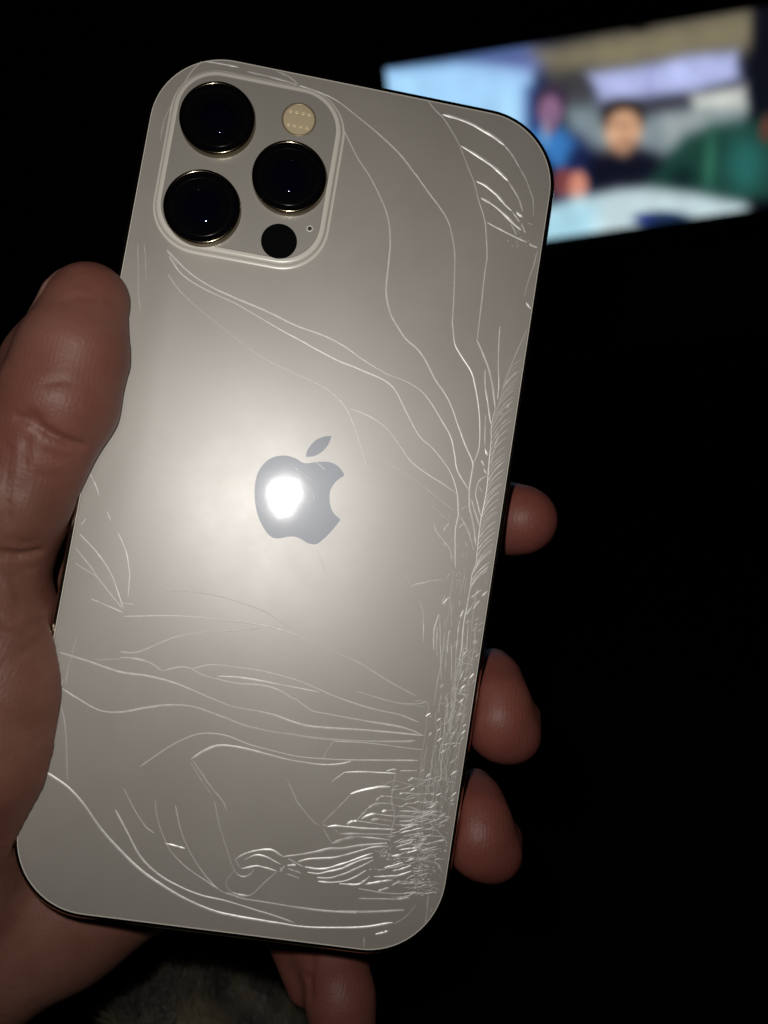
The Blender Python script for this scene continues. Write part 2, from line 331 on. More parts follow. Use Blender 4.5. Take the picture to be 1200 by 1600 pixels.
# fan of near-parallel cracks running down the edge
cr(2.0, .75, 'K', [(395, 1075), (375, 1140), (350, 1230), (345, 1410)]); cr(1.6, .55, 'K', [(215, 960), (245, 1060), (250, 1340)]); cr(1.7, .6, 'K', [(505, 1235), (490, 1250), (475, 1440)]); cr(1.4, .5, 'K', [(405, 1090), (410, 1440)])
cr(2.0, .6, 'K', [(590, 1130), (575, 1250), (555, 1440)]); cr(1.5, .5, 'K', [(670, 1170), (665, 1300), (655, 1440)]); cr(1.5, .5, 'K', [(380, 1200), (375, 1340)]); cr(1.4, .45, 'K', [(510, 960), (512, 1200)])
for seg in ([(520, 0), (522, 110)], [(545, 0), (555, 180)], [(590, 60), (590, 280), (600, 420)], [(655, 0), (648, 150), (640, 320)], [(700, 30), (705, 240), (700, 420)], [(765, 0), (750, 150), (735, 420)], [(818, 0), (790, 190), (760, 350), (745, 430)],
            [(840, 50), (810, 260), (770, 380)], [(830, 320), (790, 420)], [(870, 380), (820, 440)], [(750, 450), (745, 600), (715, 800), (685, 980)], [(700, 760), (690, 960)], [(600, 560), (575, 680), (570, 760)], [(590, 830), (588, 1000)], [(740, 470), (730, 640)],
            [(600, 1230), (595, 1467)], [(650, 1330), (645, 1467)]): cr(1.5, .48, 'L', seg)
# bright chips
for x0, y0 in ((600, 480), (460, 780), (480, 985), (580, 1040), (610, 1165), (740, 1105), (735, 1380), (710, 1395), (405, 1355), (460, 1410), (572, 935), (572, 830), (810, 630), (825, 490), (935, 430), (850, 400), (970, 160), (910, 210), (940, 20), (830, 960), (818, 1025), (790, 780), (915, 375), (655, 685), (720, 970), (840, 890), (280, 1450)):
    l = random.uniform(14, 32); a = math.radians(random.uniform(32, 56)); cr(random.uniform(2.4, 4.2), random.uniform(.6, .95), 'L', [(x0 - l * math.cos(a), y0 + l * math.sin(a)), (x0 + l * math.cos(a), y0 - l * math.sin(a))])
for x0, y0 in ((755, 180), (820, 240), (610, 285), (450, 362), (800, 365), (1110, 210), (1120, 460), (1100, 530), (1105, 575), (790, 550), (850, 550), (860, 610), (885, 590), (630, 405), (940, 460), (870, 460), (500, 450), (1000, 690)):
    l = random.uniform(14, 36); a = math.radians(random.uniform(18, 48)); cr(random.uniform(2.2, 4.0), random.uniform(.5, .95), 'M', [(x0 - l * math.cos(a), y0 + l * math.sin(a)), (x0 + l * math.cos(a), y0 - l * math.sin(a))])
for x0, y0 in ((600, 380), (710, 430), (740, 370), (700, 305), (820, 260), (945, 250), (860, 515), (820, 405), (800, 240), (710, 145), (60, 965), (890, 300), (140, 290), (200, 280), (240, 292), (760, 405)):
    l = random.uniform(8, 22); a = math.radians(random.uniform(-20, 50)); cr(random.uniform(2.2, 3.6), random.uniform(.5, .95), 'O', [(x0 - l * math.cos(a), y0 + l * math.sin(a)), (x0 + l * math.cos(a), y0 - l * math.sin(a))])
# long cracks across the lower half
cr(2.6, .85, 'E', [(85, 360), (200, 395), (330, 438), (450, 455), (560, 485), (680, 535), (780, 575), (930, 605), (1032, 640)], 'F', [(480, 165), (700, 180), (900, 198), (990, 208)])
cr(2.9, .9, 'E', [(95, 505), (150, 540), (245, 592), (330, 600), (430, 583), (520, 572), (620, 577), (720, 610), (820, 650), (920, 675), (1032, 690)], 'F', [(450, 213), (560, 225), (700, 233), (900, 236), (955, 232)])
cr(2.5, .85, 'E', [(410, 820), (520, 745), (600, 705), (670, 687), (760, 697), (860, 735), (1000, 770)], 'F', [(430, 310), (560, 320), (700, 325), (970, 325)])
cr(3.4, .92, 'E', [(615, 790), (670, 755), (730, 735), (820, 745), (920, 770), (1000, 790)], 'F', [(430, 332), (520, 345), (600, 342), (655, 330)])
cr(1.7, .65, 'E', [(470, 118), (580, 112), (700, 128), (800, 155), (900, 190), (960, 225), (1020, 265)])
cr(2.0, .75, 'E', [(345, 215), (480, 212), (600, 215), (750, 232), (870, 245), (960, 265), (1032, 287)], 'U', [(520, 1018)], 'D', [(0, 360), (130, 440), (240, 500)])
cr(1.8, .7, 'E', [(330, 360), (400, 358), (480, 325), (560, 293), (680, 275), (800, 272), (895, 262)]); cr(2.6, .85, 'E', [(330, 380), (400, 385), (450, 400), (495, 432)]); cr(1.2, .5, 'E', [(230, 390), (330, 386)]); cr(1.5, .6, 'E', [(330, 355), (370, 362)])
cr(2.6, .85, 'E', [(500, 435), (560, 420), (605, 422), (660, 450), (720, 468), (800, 485), (900, 492), (970, 512), (1025, 545)], 'F', [(400, 40), (470, 90), (540, 105), (700, 135), (850, 160), (930, 180), (1000, 210)])
cr(2.3, .8, 'E', [(620, 425), (700, 410), (790, 420), (900, 437), (1032, 472)], 'U', [(493, 1076)], 'F', [(600, 35), (760, 85), (880, 110), (970, 145)])
cr(2.8, .9, 'E', [(720, 455), (820, 462), (920, 480), (1032, 500)], 'U', [(500, 1082)]); cr(1.3, .5, 'F', [(680, 0), (850, 50), (960, 60), (1010, 50)]); cr(1.4, .5, 'F', [(575, 235), (750, 245), (900, 265), (990, 275)]); cr(1.2, .5, 'F', [(575, 235), (545, 275), (525, 315)])
cr(1.2, .45, 'L', [(300, 640), (440, 640), (470, 740)]); cr(1.2, .4, 'L', [(130, 660), (300, 680), (430, 700)])
cr(3.6, .95, 'E', [(28, 842), (60, 862), (120, 905), (180, 970), (250, 1070), (330, 1160), (420, 1245), (520, 1315), (620, 1370), (720, 1408), (860, 1435), (990, 1455)], 'F', [(440, 1105), (560, 1108), (720, 1105), (850, 1085)])
cr(3.0, .85, 'E', [(310, 995), (350, 1070), (410, 1180), (480, 1250), (560, 1300), (660, 1342), (760, 1365), (860, 1395), (960, 1425), (1032, 1450)])
cr(2.0, .7, 'E', [(345, 910), (390, 1000), (430, 1060), (465, 1088)]); cr(1.6, .55, 'E', [(470, 950), (480, 1030), (510, 1115), (540, 1170), (600, 1230), (680, 1285), (725, 1315)]); cr(1.7, .6, 'E', [(552, 975), (570, 1060), (600, 1140), (650, 1225), (700, 1290), (725, 1312)])
cr(3.0, .9, 'E', [(512, 1130), (545, 1137), (590, 1150)]); cr(1.3, .5, 'E', [(612, 800), (660, 880), (700, 935)]); cr(1.6, .6, 'E', [(622, 795), (690, 895), (740, 955), (760, 1000)])
cr(1.5, .5, 'E', [(710, 960), (730, 1060), (760, 1160), (790, 1240), (820, 1262), (850, 1255), (870, 1235)])
cr(1.6, .55, 'P', [(140, 605), (80, 680), (78, 740), (150, 800), (230, 818), (300, 795), (400, 700), (515, 605)]); cr(3.0, .8, 'P', [(130, 790), (190, 808), (250, 815)])
cr(3.0, .85, 'P', [(150, 508), (220, 465), (320, 432), (420, 420), (480, 430), (530, 465), (570, 490)]); cr(2.6, .85, 'P', [(230, 510), (290, 480), (350, 470), (420, 490), (490, 525), (540, 550)])
cr(2.9, .9, 'P', [(205, 585), (260, 575), (330, 562), (400, 575), (500, 605)]); cr(1.4, .55, 'P', [(150, 508), (180, 560), (205, 585)]); cr(1.5, .5, 'P', [(165, 630), (215, 655), (270, 640), (310, 590)])
cr(3.0, .9, 'P', [(80, 790), (200, 838), (350, 862), (500, 885), (650, 910), (800, 932), (950, 950), (1190, 962)], 'F', [(600, 1035), (750, 1033), (905, 1025)]); cr(1.6, .5, 'E', [(690, 1290), (740, 1325), (780, 1340)])
cr(4.0, .8, 'P', [(535, 575), (550, 610)]); cr(3.0, .8, 'P', [(530, 610), (575, 560)])
# the dense comb of cracks in the corner
for w, bb, seg in ((3.6, .9, [(30, 1055), (200, 1035), (350, 1010), (500, 978), (620, 978), (800, 945), (1000, 925), (1100, 920)]), (3.2, .9, [(170, 1110), (270, 1085), (390, 1075), (550, 1068), (700, 1035), (850, 990), (960, 960), (1090, 950)]),
                   (3.2, .9, [(240, 1165), (360, 1185), (460, 1180), (600, 1140), (760, 1085), (950, 1020)]), (3.2, .9, [(270, 1220), (380, 1235), (480, 1215), (620, 1185), (800, 1105), (950, 1060)]), (3.2, .9, [(370, 1275), (490, 1280), (620, 1245), (800, 1170), (960, 1090)]),
                   (3.0, .85, [(380, 1315), (500, 1325), (640, 1310), (770, 1265), (880, 1200)]), (3.6, .9, [(600, 1340), (780, 1345), (860, 1310), (920, 1260)]), (4.0, .9, [(60, 1150), (150, 1145)]), (2.2, .7, [(60, 1180), (200, 1230)]), (2.2, .6, [(50, 1235), (190, 1285)]), (1.8, .6, [(70, 1080), (230, 1165)]),
                   (1.8, .45, [(390, 730), (330, 690), (230, 570), (165, 480), (100, 340), (60, 250)]), (1.6, .6, [(420, 710), (570, 560), (720, 410)]), (4.2, .95, [(720, 405), (850, 365), (1000, 335), (1130, 330)]), (1.7, .6, [(520, 280), (600, 220), (660, 178)]), (2.6, .8, [(660, 178), (870, 172), (1050, 182), (1190, 190)]),
                   (3.2, .85, [(480, 745), (570, 738), (700, 750), (900, 768), (1180, 775)]), (2.8, .85, [(600, 820), (800, 820), (1150, 828)]), (4.2, .9, [(525, 920), (650, 875), (780, 850)]), (2.2, .7, [(780, 850), (950, 865), (1130, 885)]), (1.3, .4, [(430, 760), (500, 880), (525, 920)]), (1.2, .45, [(555, 775), (600, 815)]), (1.5, .5, [(430, 725), (480, 745)]),
                   (4.2, .9, [(680, 725), (720, 695), (790, 685)]), (1.7, .6, [(790, 685), (900, 700), (1130, 735)]), (1.8, .65, [(780, 680), (900, 550)]), (4.6, .9, [(905, 550), (960, 520), (1030, 500)]), (1.8, .6, [(1030, 500), (1160, 512)]), (4.6, .9, [(830, 665), (900, 630), (980, 610)]), (1.8, .6, [(980, 610), (1070, 625), (1180, 640)]),
                   (4.8, .95, [(930, 680), (1010, 665)]), (1.6, .55, [(1010, 665), (1180, 690)]), (3.6, .8, [(980, 480), (1020, 440), (1070, 425)]), (1.5, .5, [(1070, 425), (1160, 435)]), (5.0, .9, [(1045, 590), (1100, 575)]), (1.5, .5, [(1100, 575), (1190, 575)]),
                   (1.8, .5, [(1190, 190), (1160, 350), (1150, 480), (1180, 640), (1150, 760), (1130, 900)]), (2.2, .6, [(1090, 170), (1150, 150), (1200, 150)])): cr(w, bb, 'N', seg)
for seg in ([(490, 185), (690, 183)], [(560, 600), (640, 620), (740, 660), (900, 700)], [(480, 655), (700, 660)], [(480, 715), (700, 735), (880, 760)], [(480, 775), (640, 775)], [(480, 440), (620, 450)]): cr(1.9, .6, 'M', seg)
for seg in ([(480, 880), (640, 830)], [(500, 910), (760, 850)], [(530, 950), (760, 915)], [(490, 1020), (680, 985)], [(440, 1080), (600, 1030), (640, 1000)], [(480, 1110), (720, 1085)], [(390, 1185), (490, 1165)], [(560, 1150), (700, 1110)], [(660, 1070), (720, 1090)], [(500, 830), (700, 815)]): cr(2.8, .82, 'M', seg)
for w, bb, seg in ((3.4, .9, [(390, 135), (500, 115)]), (4.4, .9, [(310, 270), (420, 245), (520, 210)]), (3.0, .85, [(570, 190), (640, 160)]), (3.6, .9, [(400, 310), (520, 280), (620, 240)]), (3.6, .9, [(180, 375), (330, 370), (470, 360), (620, 310)]), (3.6, .9, [(80, 465), (250, 435), (400, 415)]), (4.2, .92, [(230, 545), (360, 505)]),
                   (2.2, .6, [(390, 480), (490, 425)]), (2.0, .6, [(0, 515), (150, 540), (300, 565), (500, 575), (670, 550)]), (3.6, .85, [(440, 640), (520, 632), (600, 615)]), (2.2, .7, [(0, 630), (250, 635), (480, 640)]), (3.0, .85, [(0, 795), (250, 785), (540, 768)]),
                   (2.0, .65, [(0, 975), (120, 960), (240, 940)]), (3.4, .9, [(240, 938), (300, 930)]), (2.0, .7, [(300, 928), (410, 910)]), (3.4, .9, [(200, 1050), (280, 1032), (350, 1010)]), (1.8, .5, [(65, 1085), (65, 1200)]), (1.8, .45, [(820, 560), (800, 800), (780, 940)]), (1.5, .5, [(720, 210), (820, 265)]), (1.2, .3, [(680, 700), (560, 840), (420, 930)]), (1.3, .4, [(870, 740), (840, 790)])): cr(w, bb, 'O', seg)
# cracks by the palm
cr(2.0, .8, 'R', [(250, 70), (310, 135), (350, 200), (385, 300)]); cr(1.8, .7, 'R', [(235, 112), (290, 180), (315, 218), (385, 305)]); cr(1.4, .55, 'R', [(235, 160), (275, 185), (315, 212)]); cr(2.0, .7, 'R', [(285, 272), (340, 295), (385, 315)])
cr(1.7, .65, 'I', [(445, 1080), (475, 1140), (495, 1195)]); cr(2.6, .8, 'I', [(535, 1275), (555, 1325)]); cr(1.9, .75, 'I', [(590, 1385), (630, 1480), (648, 1590)], 'R', [(405, 200), (400, 262)]); cr(1.5, .6, 'R', [(380, 284), (420, 290)])
cr(2.2, .4, 'R', [(240, 390), (215, 480), (205, 535)]); cr(1.8, .4, 'R', [(187, 590), (205, 680), (211, 840)]); cr(2.0, .5, 'I', [(405, 1345), (430, 1312)]); cr(2.2, .5, 'U', [(93, 1076), (99, 1062)])
# corner by the television
cr(4.6, .95, 'Q', [(70, 172), (200, 205), (340, 255), (450, 320), (560, 385), (650, 460)]); cr(2.4, .8, 'Q', [(640, 450), (720, 550), (790, 670)]); cr(1.5, .55, 'Q', [(790, 670), (850, 780), (890, 890), (915, 970), (922, 1130)])
cr(4.6, .95, 'Q', [(245, 468), (350, 530), (460, 600), (580, 690), (680, 790)]); cr(2.3, .7, 'Q', [(670, 780), (740, 880), (790, 970), (820, 1080)]); cr(3.8, .92, 'Q', [(390, 800), (470, 840), (580, 930), (660, 1020), (715, 1075)]); cr(2.6, .6, 'Q', [(720, 1080), (790, 1180)])
cr(3.8, .92, 'Q', [(430, 955), (510, 1000), (600, 1070), (690, 1155), (740, 1205), (805, 1255)]); cr(2.6, .75, 'Q', [(490, 1185), (600, 1245), (740, 1315), (860, 1370)]); cr(3.6, .6, 'Q', [(880, 1390), (960, 1420)]); cr(4.2, .9, 'Q', [(760, 1085), (820, 1135)])
cr(2.2, .7, 'Q', [(870, 1190), (910, 1205)]); cr(1.6, .5, 'Q', [(710, 1200), (740, 1250), (760, 1300)]); cr(2.0, .5, 'Q', [(810, 1190), (845, 1280)]); cr(4.2, .8, 'B', [(955, 1240), (978, 1270)]); cr(1.8, .4, 'B', [(1010, 985), (990, 1060), (965, 1130), (945, 1210)])
# about the camera bump
cr(1.6, .6, 'A', [(345, 108), (300, 152), (255, 220)]); cr(2.6, .75, 'A', [(362, 108), (440, 118), (520, 135)]); cr(2.2, .5, 'A', [(560, 155), (690, 185), (790, 215)]); cr(1.8, .5, 'A', [(700, 155), (760, 180), (800, 215)])
cr(3.6, .7, 'A', [(805, 220), (850, 262), (905, 300)]); cr(1.3, .32, 'G', [(100, 0), (105, 230), (115, 300)]); cr(1.2, .3, 'G', [(130, 0), (140, 170)]); cr(1.6, .5, 'A', [(185, 1000), (230, 1060)])
cr(1.4, .5, 'A', [(260, 230), (180, 360), (150, 480)])

REG['S'] = (340, 640, 4.2857)
for seg in ([(510, 385), (560, 415), (620, 462)], [(568, 448), (600, 495)], [(655, 350), (685, 372), (715, 402)], [(640, 565), (650, 610)], [(592, 316), (625, 340), (650, 352)]): cr(1.3, .6, 'S', seg)
def ridge(pts, w, glint, seed):
    rg = np.random.default_rng(seed)
    c = catmull(pts, 2.4); n = len(c)
    c = c + np.cumsum(rg.normal(0, 0.16, c.shape), 0) * np.sin(np.linspace(0, math.pi, n))[:, None] * 0.5
    t = np.gradient(c, axis=0); t /= np.linalg.norm(t, axis=1)[:, None] + 1e-9
    nr = np.stack([-t[:, 1], t[:, 0]], 1)
    s = np.linspace(0, 1, n); ends = np.minimum(1, np.minimum(s, 1 - s) * max(n * 0.16, 3.5) + 0.42)
    wob = np.interp(s, np.linspace(0, 1, 9), rg.uniform(0.6, 1.25, 9))
    hw = 0.5 * w * ends * wob * 1.04 + 0.14 * (w < 2.4)
    V = []; off = rg.uniform(-0.3, 0.3)
    for i in range(n):
        hh = 0.005 + 0.040 * hw[i]
        for k, zz in ((-1, 0.004), (-0.26 + off, hh), (0.26 + off, hh * 0.96), (1, 0.004)):
            q = c[i] + nr[i] * hw[i] * k; p = loc(q[0], q[1], 0.0); V.append((p[0], p[1], zz))
    Fc = []
    for i in range(n - 1):
        for k in (0, 1, 2): Fc.append((4 * i + k, 4 * i + k + 1, 4 * i + 5 + k, 4 * i + 4 + k))
    fr_ = np.clip((glint + 0.1) * np.interp(s, np.linspace(0, 1, 7), rg.uniform(0.55, 1.12, 7)), 0, 1)
    return V, Fc, np.repeat(fr_, 4)
def crack_obj(name, V, Fc, A):
    o = mesh_obj(name, V, Fc, M_crack, back, smooth=False)
    a = o.data.attributes.new('glint', 'FLOAT', 'POINT'); a.data.foreach_set('value', np.asarray(A, np.float32)); return o
order = sorted(range(len(CR)), key=lambda i: -CR[i][1] * len(catmull(CR[i][0], 2.4)))
rest = ([], [], [])
def add_rest(V, Fc, A):
    n0 = len(rest[0]); rest[0].extend(V); rest[1].extend([tuple(i + n0 for i in q) for q in Fc]); rest[2].extend(A)
for k, i in enumerate(order):
    d = ridge(*CR[i], 100 + i)
    if k < 280: crack_obj('crack', *d)
    else: add_rest(*d)
# hairline shatter too fine to pick apart
def micro(n, box, ang, lw, glint):
    for _ in range(n):
        t_, s_ = random.random(), random.random()
        y = box[1] + (box[3] - box[1]) * t_; x = box[0] + (box[2] - box[0]) * s_
        if x > edge_x(y) - 3: continue
        a = math.radians(random.gauss(*ang)); l = random.uniform(*lw)
        x1, y1 = x + l * math.cos(a), y - l * math.sin(a)
        if x1 > edge_x(y1) - 2: continue
        add_rest(*ridge([(x, y), ((x + x1) / 2 + random.gauss(0, .8), (y + y1) / 2 + random.gauss(0, .8)), (x1, y1)], random.uniform(.6, 1.25), random.uniform(*glint), random.randrange(10 ** 6)))
for k in range(30):                                  # long faint verticals beside the edge
    o_ = random.uniform(5, 66); y0 = random.uniform(890, 1230); l = random.uniform(30, 120)
    pts = [(edge_x(y0 + l * t) - o_ + random.gauss(0, 1.2), y0 + l * t) for t in (0, .33, .66, 1)]
    add_rest(*ridge(pts, random.uniform(.9, 1.6), random.uniform(.12, .42), 5000 + k))
micro(70, (690, 900, 765, 1150), (76, 10), (4, 14), (.12, .45))
micro(50, (715, 960, 760, 1100), (42, 8), (3, 9), (.3, .8))
def branch(x, y, ang, n, step, w, fr0, seed):
    pts = [(x, y)]
    for _ in range(n):
        a = math.radians(ang + random.gauss(0, 17)); st_ = step * random.uniform(.6, 1.4); x += st_ * math.cos(a); y -= st_ * math.sin(a)
        if x > edge_x(y) - 3 or y > 1425: break
        pts.append((x, y))
    if len(pts) < 3: return
    dense = [(a0 + (b0 - a0) * t, a1 + (b1 - a1) * t) for (a0, a1), (b0, b1) in zip(pts, pts[1:]) for t in (0, .25, .5, .75)] + [pts[-1]]   # keep the corners sharp
    add_rest(*ridge(dense, w, fr0, seed))
for k in range(34): branch(edge_x(1320) - random.uniform(4, 30), random.uniform(1190, 1400), 180 + random.uniform(-14, 22), random.randint(5, 11), 8, random.uniform(.7, 1.3), random.uniform(.25, .6), 9000 + k)
for k in range(22): y_ = random.uniform(1130, 1290); branch(edge_x(y_) - random.uniform(6, 40), y_, 82 + random.uniform(-12, 16), random.randint(6, 16), 9, random.uniform(.7, 1.2), random.uniform(.15, .45), 9100 + k)
for k in range(16): y_ = random.uniform(1020, 1400); branch(edge_x(y_) - 4, y_, 150 + random.uniform(-30, 30), random.randint(3, 6), 6, random.uniform(.8, 1.4), random.uniform(.3, .7), 9200 + k)
micro(26, (655, 1200, 720, 1300), (35, 14), (1.5, 4), (.35, .8))
micro(60, (645, 1255, 700, 1345), (13, 7), (8, 20), (.25, .65))
micro(120, (640, 1270, 704, 1405), (20, 40), (1.2, 3.4), (.35, .9))
micro(34, (604, 1300, 660, 1385), (18, 9), (7, 16), (.3, .7))
micro(26, (592, 1318, 612, 1345), (40, 40), (2, 5), (.3, .8))
micro(40, (672, 1090, 715, 1250), (70, 25), (1.2, 3), (.3, .7))
micro(20, (700, 800, 740, 930), (75, 25), (3, 9), (.2, .5))
micro(14, (790, 350, 832, 400), (-35, 20), (2, 5), (.2, .5))
st = crack_obj('hairline_cracks', *rest); st['kind'] = 'stuff'

# ------------------------------------------------------------------ the hand: one continuous skin, grown from a blended distance field
def P3(u, v, z): return loc(u, v, z)
CAPS = []                                            # a, b, ra, rb, blend, ruddy
def chain(pts, blend=3.0, ruddy=0.0):
    for a, b_ in zip(pts, pts[1:]): CAPS.append((P3(*a[:3]), P3(*b_[:3]), a[3], b_[3], blend, ruddy))
# palm and wrist
chain([(-54, 1488, -20, 14), (90, 1420, -21, 13.5), (220, 1345, -22, 13)], 6)
chain([(-54, 1488, -20, 14), (-300, 1760, -30, 24)], 8)
chain([(-20, 1200, -20, 15), (120, 1080, -24, 13), (320, 1010, -25, 11)], 6)
chain([(60, 1330, -22, 13), (300, 1200, -25, 12), (480, 1130, -25, 10)], 6)
chain([(-90, 1050, -14, 17), (-110, 1300, -16, 18), (-120, 1480, -22, 20)], 8)
chain([(-40, 940, -22, 11), (110, 860, -25, 10), (330, 790, -26, 9.5)], 5)
# ball of the thumb, rolled over the long edge
chain([(-32, 905, -4, 10.4), (-22, 1000, -3, 11.4), (-17, 1085, -2, 11.7), (-26, 1180, -3, 11.3), (-50, 1270, -6, 11.0), (-70, 1350, -10, 11.0), (-80, 1440, -15, 12)], 5)
# thumb
chain([(-32, 905, -4, 10.0), (0, 832, -2, 9.0), (28, 772, 0, 9.0), (62, 702, 1.5, 8.2)], 3)
chain([(62, 702, 1.5, 8.2), (92, 628, 2.2, 9.3), (116, 553, 2.0, 8.5), (136, 482, 0.8, 6.6), (143, 470, 0.6, 6.0)], 2.5, 0.35)
chain([(26, 655, -4, 7.0), (74, 568, -3, 6.7), (117, 495, -2, 5.4)], 3)
# fingers behind the phone, their tips closed round the other edge
chain([(330, 790, -26, 9.5), (600, 770, -25, 8.2), (745, 795, -20, 7.0)], 3); chain([(745, 795, -20, 7.0), (800, 812, -12, 6.3), (820, 813, -10, 6.1)], 2.5, 0.8)
chain([(320, 1010, -26, 9.5), (600, 1030, -26, 8.2), (715, 1062, -22, 6.0), (770, 1064, -11, 4.6)], 3, .4)
chain([(772, 1040, -13, 3.2), (774, 1064, -9, 4.5), (777, 1095, -5.5, 5.5), (780, 1124, -4, 5.8), (782, 1138, -4, 5.7)], 2.0, 0.85); chain([(811, 1128, -7, 4.3), (802, 1147, -5, 5.0)], 2.2, 0.95)
chain([(300, 1180, -26, 9.5), (560, 1210, -26, 8.0), (686, 1262, -22, 6.0), (741, 1264, -10, 4.6)], 3, .4)
chain([(743, 1228, -13, 3.2), (744, 1252, -9, 4.5), (746, 1280, -5.5, 5.5), (749, 1307, -4, 5.8), (752, 1321, -4, 5.7)], 2.0, 0.85); chain([(781, 1316, -7, 4.3), (773, 1331, -5, 5.0)], 2.2, 0.95)
chain([(280, 1290, -25, 9.5), (430, 1390, -24, 7.5), (515, 1475, -18, 6.6), (532, 1560, -15, 6.0), (546, 1670, -14, 5.8)], 2.5, .5); chain([(458, 1470, -20, 4.6), (478, 1540, -19, 3.6)], 1.5, .5)

def sd_caps(P, cap):
    a, b_, ra, rb = cap[:4]; ba = (b_ - a).astype(np.float32); pa = P - a.astype(np.float32)
    h = np.clip((pa @ ba) / float(ba @ ba), 0, 1)
    return np.linalg.norm(pa - h[..., None] * ba, axis=-1) - (ra + (rb - ra) * h)
def smin(d1, d2, k):
    h = np.clip(0.5 + 0.5 * (d2 - d1) / k, 0, 1); return d2 + (d1 - d2) * h - k * h * (1 - h)
def sd_phone(P):
    q = np.abs(P[..., :2]) - np.array([GW / 2 + 1.15 - 13.55, GH / 2 + 1.15 - 13.55], np.float32)
    d2 = np.linalg.norm(np.maximum(q, 0), axis=-1) + np.minimum(np.maximum(q[..., 0], q[..., 1]), 0) - 13.55
    dz = np.abs(P[..., 2] + 3.7) - 3.72
    e = 0.7; w = np.stack([d2 + e, dz + e], -1)
    return np.minimum(np.maximum(w[..., 0], w[..., 1]), 0) + np.linalg.norm(np.maximum(w, 0), axis=-1) - e
CREASE = []
def sd_hand(P, crease=True):
    d = np.full(P.shape[:-1], 60.0, np.float32)
    for c_ in CAPS: d = smin(d, sd_caps(P, c_), c_[4])
    d = np.maximum(d, -(sd_phone(P) - 0.06))
    if crease:
        for c_ in CREASE: d = -smin(-d, sd_caps(P, c_), 0.7)
    return d
def trace(u, v):
    d = ray(u, v).astype(np.float32); p = (RAY_O + d * (110 / abs(d[2]))).astype(np.float32)
    for _ in range(60):
        s = float(sd_hand(p[None], False)[0])
        if s < 0.02: return p.astype(float)
        p = p + d * s * 0.8
    return None
def crease(pix, r, depth):
    ps = [trace(*q) for q in pix]; ps = [p + ray(*q) * depth for p, q in zip(ps, pix) if p is not None]
    for a, b_ in zip(ps, ps[1:]): CREASE.append((a, b_, r, r))
crease([(28, 652), (52, 658), (76, 676), (108, 691), (130, 697)], 0.6, 0.15); crease([(40, 640), (66, 655)], 0.3, 0.0)
crease([(2, 864), (30, 868), (60, 862)], 0.65, 0.12); crease([(2, 974), (40, 980), (78, 968)], 0.5, 0.02)
crease([(14, 700), (10, 760), (12, 820)], 0.3, -0.17); crease([(42, 690), (38, 730), (30, 775)], 0.3, -0.2)
crease([(2, 1034), (30, 1026), (58, 1006), (80, 984)], 0.3, -0.12); crease([(22, 900), (30, 930), (26, 966)], 0.28, -0.14); crease([(4, 1110), (34, 1130), (60, 1160)], 0.28, -0.16)
crease([(70, 706), (92, 716), (116, 716)], 0.26, -0.12); crease([(60, 742), (84, 748), (104, 742)], 0.26, -0.16); crease([(52, 668), (40, 690), (36, 720)], 0.28, -0.1); crease([(70, 600), (96, 594), (120, 598)], 0.24, -0.17)
crease([(24, 884), (48, 890), (64, 884)], 0.26, -0.12); crease([(18, 845), (40, 850), (62, 846)], 0.24, -0.14); crease([(100, 470), (124, 462), (150, 466)], 0.22, -0.16)
crease([(490, 1500), (484, 1530), (486, 1560)], 0.5, 0.05)

LO = np.array([-82, -105, -52], np.float32); HI = np.array([50, 46, 16], np.float32); H_ = 0.55
ax = [np.arange(LO[i], HI[i], H_, dtype=np.float32) for i in range(3)]
G = np.full([len(a) for a in ax], 60.0, np.float32); RUD = np.zeros_like(G)
def sub(a, b_, r):
    lo = np.minimum(a, b_) - r; hi = np.maximum(a, b_) + r
    return tuple(slice(max(0, int((lo[i] - LO[i]) / H_)), max(0, min(len(ax[i]), int((hi[i] - LO[i]) / H_) + 2))) for i in range(3))
def pts_of(sl): return np.stack(np.meshgrid(*[ax[i][sl[i]] for i in range(3)], indexing='ij'), -1)
for c_ in CAPS:
    sl = sub(c_[0], c_[1], max(c_[2], c_[3]) + 9)
    if any(s.stop <= s.start for s in sl): continue
    d = sd_caps(pts_of(sl), c_); G[sl] = smin(G[sl], d, c_[4])
    if c_[5] > 0: RUD[sl] = np.maximum(RUD[sl], c_[5] * np.clip(1 - d / 2.5, 0, 1) * np.clip(1.0, 0, 1))
sl = sub(np.array([-36.5, -74, -8]), np.array([36.5, 74, 1]), 2); G[sl] = -smin(-G[sl], sd_phone(pts_of(sl)) - 0.10, 0.9)
for c_ in CREASE:
    sl = sub(c_[0], c_[1], 3); G[sl] = -smin(-G[sl], sd_caps(pts_of(sl), c_), 0.7)
for i in range(3):                                    # close the surface at the grid's border
    s0 = [slice(None)] * 3; s0[i] = 0; G[tuple(s0)] = np.maximum(G[tuple(s0)], 0.5); s0[i] = -1; G[tuple(s0)] = np.maximum(G[tuple(s0)], 0.5)

